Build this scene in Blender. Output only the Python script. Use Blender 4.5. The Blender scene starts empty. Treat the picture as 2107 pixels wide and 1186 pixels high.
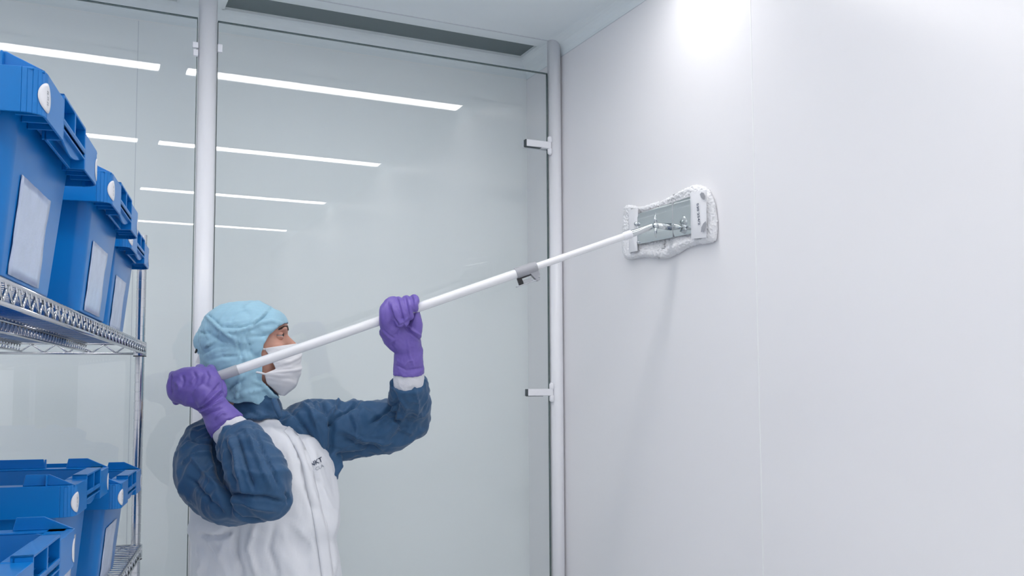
import bpy, bmesh, math, random
from math import sin, cos, pi, radians
from mathutils import Vector, Matrix, noise
from mathutils.bvhtree import BVHTree

S = bpy.context.scene
COL = S.collection
random.seed(7)

# ------------------------------------------------------------------ camera, exposure, light
F, CY, YAW, PIT, ROL = 1928.1, 667.4, radians(25.6612), radians(3.9527), radians(-.27298)
fw = Vector((sin(YAW)*cos(PIT), cos(YAW)*cos(PIT), sin(PIT)))
_r = Vector((cos(YAW), -sin(YAW), 0)); _u = _r.cross(fw)
rt = _r*cos(ROL) + _u*sin(ROL); up = _u*cos(ROL) - _r*sin(ROL)
CAM = Vector((-1.618, -2.95, 1.5))
cd = bpy.data.cameras.new('camera'); cam = bpy.data.objects.new('camera', cd); COL.objects.link(cam)
M = Matrix((rt, up, -fw)).transposed().to_4x4(); M.translation = CAM
cam.matrix_world = M
cd.sensor_width = 36; cd.lens = F/2107*36; cd.shift_y = (CY-593)/2107; cd.clip_start = .02
S.camera = cam
w = bpy.data.worlds.new('world'); S.world = w; w.use_nodes = True
w.node_tree.nodes['Background'].inputs[0].default_value = (.8, .9, 1, 1)
w.node_tree.nodes['Background'].inputs[1].default_value = .3
S.view_settings.view_transform = 'Standard'; S.view_settings.look = 'None'
S.view_settings.gamma = 1; S.view_settings.use_curve_mapping = False
S.view_settings.exposure = 0.57
LAMP = 16.0
S.cycles.max_bounces = 12; S.cycles.diffuse_bounces = 6; S.cycles.glossy_bounces = 5
S.cycles.transparent_max_bounces = 12; S.cycles.sample_clamp_indirect = 6
S.cycles.use_denoising = True

def P(px, py, z):            # a point at real distance z in front of the lens
    return CAM + (fw + rt*((px-1053.5)/F) - up*((py-CY)/F))*z
def PR(p):
    v = p-CAM; z = v.dot(fw)
    return 1053.5+F*v.dot(rt)/z, CY-F*v.dot(up)/z, z

# ------------------------------------------------------------------ materials
def lin(c):
    return tuple(((x/255+.055)/1.055)**2.4 if x > 10 else x/255/12.92 for x in c)
def mat(name, col, rough=.5, metal=0, spec=.5, bump=0, bscale=200, coat=0, var=0, vscale=3, sheen=0, sss=0):
    m = bpy.data.materials.new(name); m.use_nodes = True; nt = m.node_tree; b = nt.nodes['Principled BSDF']
    b.inputs['Base Color'].default_value = (*col, 1); b.inputs['Roughness'].default_value = rough
    b.inputs['Metallic'].default_value = metal; b.inputs['Specular IOR Level'].default_value = spec
    b.inputs['Coat Weight'].default_value = coat; b.inputs['Sheen Weight'].default_value = sheen
    if sss:
        b.inputs['Subsurface Weight'].default_value = sss; b.inputs['Subsurface Scale'].default_value = .01
    tc = nt.nodes.new('ShaderNodeTexCoord')
    if var:
        n = nt.nodes.new('ShaderNodeTexNoise'); n.inputs['Scale'].default_value = vscale; n.inputs['Detail'].default_value = 4
        r = nt.nodes.new('ShaderNodeMapRange'); r.inputs[3].default_value = 1-var; r.inputs[4].default_value = 1+var
        x = nt.nodes.new('ShaderNodeVectorMath'); x.operation = 'SCALE'; x.inputs[0].default_value = col
        nt.links.new(tc.outputs['Object'], n.inputs['Vector']); nt.links.new(n.outputs['Fac'], r.inputs[0])
        nt.links.new(r.outputs[0], x.inputs['Scale']); nt.links.new(x.outputs[0], b.inputs['Base Color'])
    if bump:
        n = nt.nodes.new('ShaderNodeTexNoise'); n.inputs['Scale'].default_value = bscale; n.inputs['Detail'].default_value = 5
        bp = nt.nodes.new('ShaderNodeBump'); bp.inputs['Strength'].default_value = bump; bp.inputs['Distance'].default_value = .002
        nt.links.new(tc.outputs['Object'], n.inputs['Vector']); nt.links.new(n.outputs['Fac'], bp.inputs['Height'])
        nt.links.new(bp.outputs[0], b.inputs['Normal'])
    return m

def emis(name, col, s):
    m = bpy.data.materials.new(name); m.use_nodes = True; nt = m.node_tree; nt.nodes.clear()
    e = nt.nodes.new('ShaderNodeEmission'); o = nt.nodes.new('ShaderNodeOutputMaterial')
    e.inputs[0].default_value = (*col, 1); e.inputs[1].default_value = s
    tc = nt.nodes.new('ShaderNodeTexCoord'); wv = nt.nodes.new('ShaderNodeTexWave'); wv.inputs['Scale'].default_value = 16
    r = nt.nodes.new('ShaderNodeMapRange'); r.inputs[3].default_value = .8*s; r.inputs[4].default_value = 1.15*s
    nt.links.new(tc.outputs['Object'], wv.inputs['Vector']); nt.links.new(wv.outputs['Fac'], r.inputs[0]); nt.links.new(r.outputs[0], e.inputs[1])
    nt.links.new(e.outputs[0], o.inputs[0]); return m

def glass(name):
    m = bpy.data.materials.new(name); m.use_nodes = True; nt = m.node_tree; nt.nodes.clear()
    o = nt.nodes.new('ShaderNodeOutputMaterial'); mx = nt.nodes.new('ShaderNodeMixShader')
    t = nt.nodes.new('ShaderNodeBsdfTransparent'); t.inputs[0].default_value = (.975, .986, .985, 1)
    g = nt.nodes.new('ShaderNodeBsdfGlossy'); g.inputs['Roughness'].default_value = 0.0
    lw = nt.nodes.new('ShaderNodeLayerWeight'); lw.inputs[0].default_value = .5
    p5 = nt.nodes.new('ShaderNodeMath'); p5.operation = 'POWER'; p5.inputs[1].default_value = 5
    ma = nt.nodes.new('ShaderNodeMath'); ma.operation = 'MULTIPLY_ADD'; ma.inputs[1].default_value = .95; ma.inputs[2].default_value = .045
    nt.links.new(lw.outputs['Facing'], p5.inputs[0]); nt.links.new(p5.outputs[0], ma.inputs[0])
    nt.links.new(ma.outputs[0], mx.inputs[0]); nt.links.new(t.outputs[0], mx.inputs[1]); nt.links.new(g.outputs[0], mx.inputs[2])
    nt.links.new(mx.outputs[0], o.inputs[0]); return m

def ripstop(name, col, sc=260):    # fabric with a fine woven grid
    m = mat(name, col, rough=.75, spec=.2, sheen=.15); nt = m.node_tree; b = nt.nodes['Principled BSDF']
    tc = nt.nodes.new('ShaderNodeTexCoord'); sx = nt.nodes.new('ShaderNodeSeparateXYZ'); nt.links.new(tc.outputs['Object'], sx.inputs[0])
    def line(sock):
        a = nt.nodes.new('ShaderNodeMath'); a.operation = 'MULTIPLY'; a.inputs[1].default_value = sc; nt.links.new(sock, a.inputs[0])
        f = nt.nodes.new('ShaderNodeMath'); f.operation = 'FRACT'; nt.links.new(a.outputs[0], f.inputs[0])
        c = nt.nodes.new('ShaderNodeMath'); c.operation = 'LESS_THAN'; c.inputs[1].default_value = .22; nt.links.new(f.outputs[0], c.inputs[0]); return c.outputs[0]
    mxx = nt.nodes.new('ShaderNodeMath'); mxx.operation = 'MAXIMUM'
    nt.links.new(line(sx.outputs[0]), mxx.inputs[0]); nt.links.new(line(sx.outputs[2]), mxx.inputs[1])
    mix = nt.nodes.new('ShaderNodeMix'); mix.data_type = 'RGBA'
    mix.inputs[6].default_value = (*col, 1); mix.inputs[7].default_value = (*[c*.84 for c in col], 1)
    nt.links.new(mxx.outputs[0], mix.inputs[0]); nt.links.new(mix.outputs[2], b.inputs['Base Color'])
    return m

MT = dict(
    wall=mat('wall panel paint', (.840, .840, .862), rough=.24, spec=.5, bump=.02, bscale=6),
    wallback=mat('return duct wall paint', (.865, .90, .91), rough=.5, spec=.4),
    ceil=mat('ceiling panel paint', (.80, .86, .88), rough=.55, spec=.3),
    floor=mat('floor vinyl', (.71, .735, .75), rough=.4, var=.04),
    seam=mat('joint sealant', (.62, .66, .70), rough=.6),
    seamlight=mat('light joint sealant', (.88, .90, .90), rough=.4),
    white=mat('white powder coat', (.84, .85, .89), rough=.3, spec=.5),
    darkedge=mat('dark gasket', (.07, .09, .10), rough=.6),
    glass=glass('clear glass'),
    edge=mat('glass edge', (.06, .10, .10), rough=.2),
    grille=mat('grey return grille', (.16, .20, .21), rough=.6, bump=.3, bscale=900),
    lamp=emis('lamp diffuser', (1.0, .965, .955), LAMP),
    chrome=mat('chrome wire', (.62, .64, .67), rough=.16, metal=1),
    steel=mat('polished steel', (.66, .69, .70), rough=.07, metal=1, bump=.05, bscale=25),
    alu=mat('white anodised aluminium', (.82, .83, .85), rough=.22, spec=.7, coat=.3),
    grey=mat('grey plastic', (.36, .37, .40), rough=.4),
    greylt=mat('light grey plastic', (.45, .47, .50), rough=.35),
    black=mat('black plastic', (.012, .012, .016), rough=.4),
    blue=mat('blue crate plastic', (.0, .175, .54), rough=.30, spec=.42, bump=.03, bscale=500),
    label=mat('label paper in film', (.50, .58, .76), rough=.25, spec=.6, bump=.4, bscale=40, var=.08, vscale=30),
    sticker=mat('white sticker', (.75, .76, .80), rough=.4),
    ink=mat('dark ink', (.05, .07, .12), rough=.6),
    inkgrey=mat('grey ink', (.30, .33, .38), rough=.6),
    hood=ripstop('light blue hood fabric', (.36, .60, .74), 300),
    navy=mat('blue coverall fabric', (.022, .085, .19), rough=.55, spec=.35, bump=.35, bscale=60, sheen=.2),
    whitefab=mat('white coverall fabric', (.78, .80, .84), rough=.6, spec=.3, bump=.3, bscale=70),
    knit=mat('white knit cuff', (.74, .75, .79), rough=.9, bump=.5, bscale=300),
    mask=mat('white mask fabric', (.80, .80, .82), rough=.8, bump=.1, bscale=300),
    glove=mat('purple nitrile', (.165, .115, .44), rough=.42, spec=.45, bump=.25, bscale=90),
    skin=mat('skin', (.62, .33, .25), rough=.5, sss=.08, bump=.1, bscale=150, var=.06, vscale=25),
    eyewhite=mat('eye white', (.42, .38, .36), rough=.15),
    iris=mat('iris', (.03, .035, .03), rough=.1),
    hair=mat('dark brows', (.045, .022, .014), rough=.8),
    microfibre=mat('white microfibre pile', (.86, .87, .89), rough=1, bump=1, bscale=220),
    mopfab=mat('white mop fabric', (.80, .81, .84), rough=.85, bump=.2, bscale=300),
)

# ------------------------------------------------------------------ helpers
def obj(name, bm, m, parent=None, smooth=False, bevel=0, bseg=2, **tags):
    me = bpy.data.meshes.new(name)
    if isinstance(bm, bmesh.types.BMesh):
        bmesh.ops.recalc_face_normals(bm, faces=bm.faces); bm.to_mesh(me); bm.free()
    else: me = bm
    me.materials.clear(); me.materials.append(m)
    o = bpy.data.objects.new(name, me); COL.objects.link(o)
    if smooth: me.polygons.foreach_set('use_smooth', [True]*len(me.polygons))
    if bevel:
        md = o.modifiers.new('bevel', 'BEVEL'); md.width = bevel; md.segments = bseg; md.limit_method = 'ANGLE'; md.angle_limit = radians(40)
        md.harden_normals = True
    if parent: o.parent = parent
    for k, v in tags.items(): o[k] = v
    return o
def thing(name, label, cat, loc=(0, 0, 0), rz=0, group=None):
    o = bpy.data.objects.new(name, None); COL.objects.link(o); o.empty_display_size = .1
    o.location = loc; o.rotation_euler = (0, 0, rz); o['label'] = label; o['category'] = cat
    if group: o['group'] = group
    return o
def under(o, root):           # parent a mesh whose vertices are in world space
    o.parent = root; bpy.context.view_layer.update(); o.matrix_parent_inverse = root.matrix_world.inverted(); return o
def box(bm, x0, x1, y0, y1, z0, z1):
    v = [bm.verts.new((x, y, z)) for x in (x0, x1) for y in (y0, y1) for z in (z0, z1)]
    for f in ((0, 1, 3, 2), (4, 6, 7, 5), (0, 4, 5, 1), (2, 3, 7, 6), (0, 2, 6, 4), (1, 5, 7, 3)): bm.faces.new([v[i] for i in f])
def boxes(*bs):
    bm = bmesh.new()
    for b in bs: box(bm, *b)
    return bm
def prism(bm, pts, fn):       # pts 2D polygon, fn(p, side) -> 3D, side 0/1
    a = [bm.verts.new(fn(p, 0)) for p in pts]; b = [bm.verts.new(fn(p, 1)) for p in pts]
    bm.faces.new(a); bm.faces.new(b[::-1])
    for i in range(len(pts)): bm.faces.new((a[i], a[i-1], b[i-1], b[i]))
def tube(bm, pts, r, seg=12, caps=True, round_ends=False, ref=None):
    # r: radius, list of radii, or list of (r_ref, r_other) pairs
    pts = [Vector(p) for p in pts]; n = len(pts)
    R = [r]*n if not isinstance(r, (list, tuple)) else list(r)
    R = [x if isinstance(x, (tuple, list)) else (x, x) for x in R]
    st = []
    tang = [(pts[min(i+1, n-1)]-pts[max(i-1, 0)]).normalized() for i in range(n)]
    if round_ends:
        for k in (4, 3, 2, 1):
            a = k/4.4*pi/2; m_ = min(R[0]); st.append((pts[0]-tang[0]*m_*sin(a), (R[0][0]*cos(a), R[0][1]*cos(a)), tang[0]))
    for p, q, t in zip(pts, R, tang): st.append((p, q, t))
    if round_ends and round_ends != 'start':
        for k in (1, 2, 3, 4):
            a = k/4.4*pi/2; m_ = min(R[-1]); st.append((pts[-1]+tang[-1]*m_*sin(a), (R[-1][0]*cos(a), R[-1][1]*cos(a)), tang[-1]))
    nrm = Vector(ref) if ref is not None else st[0][2].orthogonal()
    prev = None; first = None
    for p, q, t in st:
        if ref is not None: nrm = Vector(ref)
        nrm = (nrm - t*nrm.dot(t)).normalized(); b = t.cross(nrm)
        ring = [bm.verts.new(p + nrm*cos(2*pi*k/seg)*q[0] + b*sin(2*pi*k/seg)*q[1]) for k in range(seg)]
        if prev:
            for k in range(seg): bm.faces.new((prev[k-1], prev[k], ring[k], ring[k-1]))
        else: first = ring
        prev = ring
    if caps: bm.faces.new(first[::-1]); bm.faces.new(prev)
def spline(pts, n):           # Catmull-Rom through points (any Vector size)
    out = []; L = len(pts)
    for i in range(L-1):
        p0, p1, p2, p3 = pts[max(i-1, 0)], pts[i], pts[i+1], pts[min(i+2, L-1)]
        for k in range(n):
            t = k/n
            out.append(.5*((2*p1)+(p2-p0)*t+(2*p0-5*p1+4*p2-p3)*t*t+(3*p1-p0-3*p2+p3)*t**3))
    out.append(pts[-1].copy()); return out
def ell(bm, c, r, Mx=None, seg=20):
    ret = bmesh.ops.create_uvsphere(bm, u_segments=seg, v_segments=seg//2+2, radius=1)['verts']
    T = Matrix.Translation(c) @ ((Mx or Matrix()).to_4x4()) @ Matrix.Diagonal((*r, 1))
    for v in ret: v.co = T @ v.co
def remesh(bm, vox, smooth=3, fac=.5):
    me = bpy.data.meshes.new('tmp'); bmesh.ops.recalc_face_normals(bm, faces=bm.faces); bm.to_mesh(me); bm.free()
    o = bpy.data.objects.new('tmp', me); COL.objects.link(o)
    md = o.modifiers.new('r', 'REMESH'); md.mode = 'VOXEL'; md.voxel_size = vox; md.use_smooth_shade = True
    if smooth: s = o.modifiers.new('s', 'SMOOTH'); s.iterations = smooth; s.factor = fac
    dg = bpy.context.evaluated_depsgraph_get(); dg.update()
    out = bpy.data.meshes.new_from_object(o.evaluated_get(dg))
    bpy.data.objects.remove(o); bpy.data.meshes.remove(me); return out
def seg_d(x, y, a, b):
    dx, dy = b[0]-a[0], b[1]-a[1]; L = dx*dx+dy*dy
    t = max(0, min(1, ((x-a[0])*dx+(y-a[1])*dy)/L)); return math.hypot(x-a[0]-dx*t, y-a[1]-dy*t), t
def wrinkle(me, amp=.003, scale=14, axis=None, stretch=.7, folds=(), ridge=.004, rscale=9, seed=0, mask=None):
    """cloth relief pushed along the normals: broad ridges, small crumples and single folds"""
    off = Vector((seed*3.1, seed*1.7, seed*2.3)); co = []
    for v in me.vertices:
        p = v.co; q = p.copy()
        if axis is not None: q = q - axis*(q.dot(axis)*stretch)
        q2 = q*rscale+off
        q2 = q2 + Vector((noise.noise(q2*.6), noise.noise(q2*.6+Vector((9, 1, 2))), noise.noise(q2*.6+Vector((3, 7, 5)))))*.8
        n1, n2, n3 = noise.noise(q2), noise.noise(q2*2.1+Vector((4, 2, 8))), noise.noise(q2*4.3+Vector((1, 6, 3)))
        d = ridge*((1-abs(n1)*3.2)+.5*(1-abs(n2)*3.2)+.22*(1-abs(n3)*3.2))*.75 + amp*noise.noise(q*scale+off)*.6
        if mask: d *= mask(p)
        nz = v.normal.dot((CAM-p).normalized())
        if folds and nz > 0:
            x, y, z = PR(p)
            for line, wd, h in folds:
                n = len(line)-1; best = 0
                for i in range(n):
                    dd, t = seg_d(x, y, line[i], line[i+1])
                    if dd < wd*2.5:
                        s = (i+t)/n; taper = min(1, min(s, 1-s)*5+.35)
                        g = max(0, 1-dd/(wd*2.0))**1.6*taper
                        if g > best: best = g
                d += best*h*min(1, nz*2.5)
        co.append(p+v.normal*d)
    me.vertices.foreach_set('co', [c for q in co for c in q]); me.update()
def bvh_of(me):
    return BVHTree.FromPolygons([v.co.copy() for v in me.vertices], [list(p.vertices) for p in me.polygons])
def onto(bvh, px, py, off=.003):     # point of a cloth surface seen at (px, py)
    d = (fw + rt*((px-1053.5)/F) - up*((py-CY)/F)).normalized()
    h = bvh.ray_cast(CAM, d)
    return (h[0] - d*off, h[1]) if h[0] is not None else (None, None)
def struct(name, bm, m, **k): return obj(name, bm, m, kind='structure', **k)

# ------------------------------------------------------------------ room
ZC, DEP, XL, YB = 2.767, .275, -3.95, -5.25
struct('floor', boxes((XL, 0, YB, DEP, -.05, 0)), MT['floor'])
struct('wall_right', boxes((0, .06, YB, DEP, 0, ZC)), MT['wall'])
struct('wall_left', boxes((XL-.06, XL, YB, DEP, 0, ZC)), MT['wall'])
struct('wall_back', boxes((XL, 0, YB-.06, YB, 0, ZC)), MT['wall'])
struct('wall_front', boxes((XL, 0, DEP, DEP+.06, 0, ZC)), MT['wallback'])
# ceiling: solid over the room, with long openings over the return duct behind the glass
GX = [(-1.165, -.055), (-2.405, -1.305), (-3.645, -2.545)]
bm = boxes((XL, 0, YB, .062, ZC, ZC+.05), (XL, 0, .212, DEP, ZC, ZC+.05))
xs = [0] + [x for g in GX for x in (g[1], g[0])] + [XL]
for i in range(0, len(xs), 2): box(bm, xs[i+1], xs[i], .062, .212, ZC, ZC+.05)
struct('ceiling', bm, MT['ceil'])
# coves where walls meet the ceiling, sealant joints
def cove(name, fn):
    bm = bmesh.new(); R = .055
    pts = [(0, 0)] + [(R-R*cos(a), -R+R*sin(a)) for a in [i/8*pi/2 for i in range(9)]]
    pts = [(0, 0), (0, -R)] + [(R-R*sin(a)*1.0, -R*cos(a)) if 0 else (R*(1-cos(a)), -R*(1-sin(a))) for a in [i/8*pi/2 for i in range(1, 8)]] + [(R, 0)]
    prism(bm, pts, fn); struct(name, bm, MT['ceil'])
cove('trim_1', lambda p, s: (-p[0], (YB, DEP)[s], ZC+p[1]))
cove('trim_2', lambda p, s: ((XL, 0)[s], DEP-p[0], ZC+p[1]))
cove('trim_3', lambda p, s: ((XL, 0)[s], YB+p[0], ZC+p[1]))
cove('trim_4', lambda p, s: (XL+p[0], (YB, DEP)[s], ZC+p[1]))
struct('trim_5', boxes((-.0012, .001, YB, DEP, ZC-.0565, ZC-.0545)), MT['seam'])
struct('trim_6', boxes((XL, 0, DEP-.0012, DEP+.001, ZC-.058, ZC-.054)), MT['seamlight'])
struct('trim_7', boxes(*[(-.0008, .001, y-.0012, y+.0012, 0, ZC-.056) for y in (-1.048, -2.25, -3.45, -4.65)]), MT['seamlight'])
struct('trim_8', boxes(*[(x-.001, x+.001, DEP-.0008, DEP+.001, 0, ZC-.056) for x in (-1.42, -2.62)]), MT['seam'])
struct('trim_9', boxes((XL, 0, -.748, -.746, ZC-.0008, ZC+.001), (XL, 0, -.722, -.7205, ZC-.0008, ZC+.001), (XL, 0, -.004, .002, ZC-.0015, ZC+.001)), MT['seam'])
# posts of the glass front
def post(name, x, r, ry, y=0.0):
    bm = bmesh.new(); tube(bm, [(x, y, 0), (x, y, ZC)], [(r, ry)]*2, seg=40, ref=(1, 0, 0)); return struct(name, bm, MT['white'], smooth=False, bevel=0)
for nm, x, r, ry in (('trim_10', -1.2375, .0275, .026), ('trim_11', -.0262, .0235, .028), ('trim_12', -2.45, .0275, .026)):
    o = post(nm, x, r, ry)
    for p in o.data.polygons: p.use_smooth = len(p.vertices) == 4
struct('trim_13', boxes((XL, 0, YB, YB+.006, 0, .1)), MT['seam'])
# openings of the far end wall, seen only as faint reflections
d3 = struct('door_3', boxes((-2.2, -1.25, YB, YB+.03, 0, 2.12)), MT['white'])
obj('door_window', boxes((-1.95, -1.5, YB+.028, YB+.036, 1.2, 1.9)), MT['edge'], d3)
obj('door_handle', boxes((-1.36, -1.33, YB+.03, YB+.08, .95, 1.1)), MT['steel'], d3)
struct('trim_14', boxes((-2.27, -1.18, YB, YB+.02, 2.14, 2.2), (-3.6, -2.5, YB, YB+.02, 2.14, 2.18), (-1.0, -.2, YB, YB+.02, 2.14, 2.18)), MT['seamlight'])

# grey return air grilles in the openings
for i, (a, b) in enumerate(GX):
    lab = ['long grey return air grille in the white ceiling opening right of the round post',
           'grey return air grille in the ceiling just left of the round post',
           'grey return air grille in the ceiling at the far left end'][i]
    t = thing('air_grille', lab, 'air vent', ((a+b)/2, .137, ZC), group='return air grilles behind the glass')
    L = (b-a)/2
    obj('grille_mesh', boxes((-L, L, -.075, .075, .010, .014)), MT['grille'], t)
    bm = boxes((-L, L, -.0755, -.070, .0, .03), (-L, L, .070, .0755, 0, .03), (-L-.0005, -L+.005, -.0755, .0755, 0, .03), (L-.005, L+.0005, -.0755, .0755, 0, .03))
    obj('frame', bm, MT['ceil'], t)

# glass doors
def door(name, x0, x1, zt, hinge_right):
    d = obj(name, boxes((x0, x1, -.002, .008, .012, zt)), MT['glass'], kind='structure')
    e = boxes((x0, x1, -.002, .008, zt-.0005, zt+.0022), (x0-.0005, x0+.0012, -.002, .008, .012, zt), (x1-.0012, x1+.0005, -.002, .008, .012, zt))
    obj('glass_edge', e, MT['edge'], d)
    return d
ZT = 2.6425
d1 = door('door_1', -1.208, -.054, ZT, True)
d2 = door('door_2', -2.42, -1.268, ZT, False)
def hinge(d, x0, x1, z, m=1):
    h = obj('hinge', boxes((x0, x1, -.022, -.0025, z-.0125, z+.0125), (x0+.001, x1, .0085, .020, z-.0125, z+.0125)), MT['white'], d, bevel=.003)
    bm = bmesh.new()
    for s in (-1, 1):
        tube(bm, [(x1-.004, -.016, z+s*.016), (x1-.004, -.016, z+s*.0265)], .0085, seg=20, round_ends=True)
    obj('hinge_pin', bm, MT['white'], h, smooth=True)
    obj('edge_strip', boxes((x0-.0022, x0+.0005, -.021, -.0026, z-.012, z+.012), (x0, x0+.06, -.02, -.0026, z-.0138, z-.0122)), MT['darkedge'], h)  # thin dark strips at the arm's left end and along its underside
for z in (2.374, 1.487, .5): hinge(d1, -.150, -.050, z)
for z in (2.374, 1.487, .5): hinge(d2, -2.40, -2.43+.1, z)
obj('catch', boxes((-1.209, -1.195, -.014, -.0025, 2.542, 2.568)), MT['white'], d1, bevel=.002)
obj('catch', boxes((-1.283, -1.266, -.014, -.0025, 2.545, 2.563), (-1.281, -1.266, -.014, -.0025, 2.520, 2.540)), MT['white'], d2, bevel=.002)

# lamps: four rows of flush strips
rows = (-.877, -2.062, -3.262, -4.47); mods = [(-1.208, -.016), (-2.49, -1.297), (-3.77, -2.578)]
pos = {0: 'beside the right wall', 1: 'in the middle of its row', 2: 'beside the left wall'}
rn = ['row nearest the glass', 'second row from the glass', 'third row from the glass', 'row farthest from the glass']
for r_, y in enumerate(rows):
    for k, (a, b) in enumerate(mods):
        t = thing('strip_light', 'white ceiling strip light, %s, %s' % (rn[r_], pos[k]), 'light', ((a+b)/2, y, ZC), group='ceiling strip lights')
        L = (b-a)/2
        obj('diffuser', boxes((-L+.006, L-.006, -.036, .036, -.004, -.001)), MT['lamp'], t)
        obj('frame', boxes((-L, L, -.041, -.0362, -.006, 0), (-L, L, .0362, .041, -.006, 0), (-L, -L+.0058, -.041, .041, -.006, 0), (L-.0058, L, -.041, .041, -.006, 0)), MT['white'], t)

# ------------------------------------------------------------------ wire shelving and crates
RS = radians(10)
eV = Vector((-sin(RS), -cos(RS), 0)); nV = Vector((-cos(RS), sin(RS), 0))    # along the shelf to the near end, inwards
Q0 = P(302.8, 706.1, 2.58); ZU = Q0.z; ZL = 1.0852; SL, SW = 1.83, .457
Q = Vector((Q0.x, Q0.y, 0))
def sh(s, w, z): return Q + eV*s + nV*w + Vector((0, 0, z))
rackrot = math.atan2(eV.y, eV.x)
rack = thing('wire_shelving', 'chrome wire shelving unit loaded with blue crates, left of the person', 'shelving', Q, rackrot)
def L_(s, w, z): return Vector((s, -w, z))      # rack-local: x along the shelf, -y inwards
PI_ = .0165
for s in (PI_, SL-PI_):
    for w_ in (PI_, SW-PI_):
        bm = bmesh.new(); pz = [.03]; pr_ = [.0127]; z = .1
        while z < 1.91:
            pz += [z-.0012, z-.0009, z+.0009, z+.0012]; pr_ += [.0127, .0116, .0116, .0127]; z += .0254
        pz.append(1.927); pr_.append(.0127)
        tube(bm, [L_(s, w_, z) for z in pz], pr_, seg=24)
        p = obj('post', bm, MT['chrome'], rack, smooth=False)
        for f in p.data.polygons: f.use_smooth = len(f.vertices) == 4
        p.data.set_sharp_from_angle(angle=radians(35))
        bm = bmesh.new(); tube(bm, [L_(s, w_, .0), L_(s, w_, .03)], [.018, .012], seg=16); obj('foot', bm, MT['black'], p)
for z in (ZU, ZL, .54, .14):
    bm = bmesh.new(); R0 = .0034; H_ = .030
    deck = obj('shelf', (lambda b: (tube(b, [L_(0.02, R0, z-R0), L_(SL-.02, R0, z-R0)], R0, 8), tube(b, [L_(0.02, R0, z-H_), L_(SL-.02, R0, z-H_)], R0, 8),
        tube(b, [L_(0.02, SW-R0, z-R0), L_(SL-.02, SW-R0, z-R0)], R0, 8), tube(b, [L_(0.02, SW-R0, z-H_), L_(SL-.02, SW-R0, z-H_)], R0, 8),
        tube(b, [L_(R0, .02, z-R0), L_(R0, SW-.02, z-R0)], R0, 8), tube(b, [L_(R0, .02, z-H_), L_(R0, SW-.02, z-H_)], R0, 8),
        tube(b, [L_(SL-R0, .02, z-R0), L_(SL-R0, SW-.02, z-R0)], R0, 8), tube(b, [L_(SL-R0, .02, z-H_), L_(SL-R0, SW-.02, z-H_)], R0, 8), b)[-1])(bm), MT['chrome'], rack, smooth=True)
    def zig(fn, L, pitch):
        b = bmesh.new(); n = int(L/pitch)*2; pts = [fn(.02+(L-.04)*i/n, z-(.006 if i % 2 else H_-.002)) for i in range(n+1)]
        for i in range(n): tube(b, [pts[i], pts[i+1]], .0024, 6)
        return b
    for w_ in (R0, SW-R0): obj('truss', zig(lambda s, zz: L_(s, w_, zz), SL, .05), MT['chrome'], deck, smooth=True)
    for s in (R0, SL-R0): obj('truss', zig(lambda w2, zz: L_(s, w2, zz), SW, .058), MT['chrome'], deck, smooth=True)
    b = bmesh.new(); n = 66
    for i in range(n+1):
        s = .03+(SL-.06)*i/n
        tube(b, [L_(s, .0, z-.012), L_(s, .0015, z-.0018), L_(s, SW-.0015, z-.0018), L_(s, SW, z-.012)], .0018, 6)
    obj('wire_mat', b, MT['chrome'], deck)
    b = bmesh.new()
    for w_ in (.15, .31):
        tube(b, [L_(.02, w_, z-.006), L_(SL-.02, w_, z-.006)], .0032, 6); tube(b, [L_(.02, w_, z-.026), L_(SL-.02, w_, z-.026)], .0032, 6)
        for i in range(60):
            s = .03+(SL-.06)*i/60; tube(b, [L_(s, w_, z-.006), L_(s+.0147, w_, z-.026)], .002, 5)
    obj('support_rail', b, MT['chrome'], deck, smooth=True)
    for s in (PI_, SL-PI_):
        for w_ in (PI_, SW-PI_):
            b = bmesh.new(); tube(b, [L_(s, w_, z-.036), L_(s, w_, z-.030), L_(s, w_, z+.002)], [.0165, .0175, .0158], seg=20)
            cx = R0 if s < 1 else SL-R0; cy_ = R0 if w_ < .2 else SW-R0
            box(b, min(cx, s)-.001, max(cx, s)+.001, -cy_-.003, -cy_+.003, z-.033, z)
            box(b, cx-.003, cx+.003, min(-cy_, -w_)-.001, max(-cy_, -w_)+.001, z-.033, z)
            obj('collar', b, MT['chrome'], deck)
            b = bmesh.new(); tube(b, [L_(s, w_, z-.0385), L_(s, w_, z-.0362)], .0172, seg=20); obj('sleeve_ring', b, MT['black'], deck)

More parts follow.
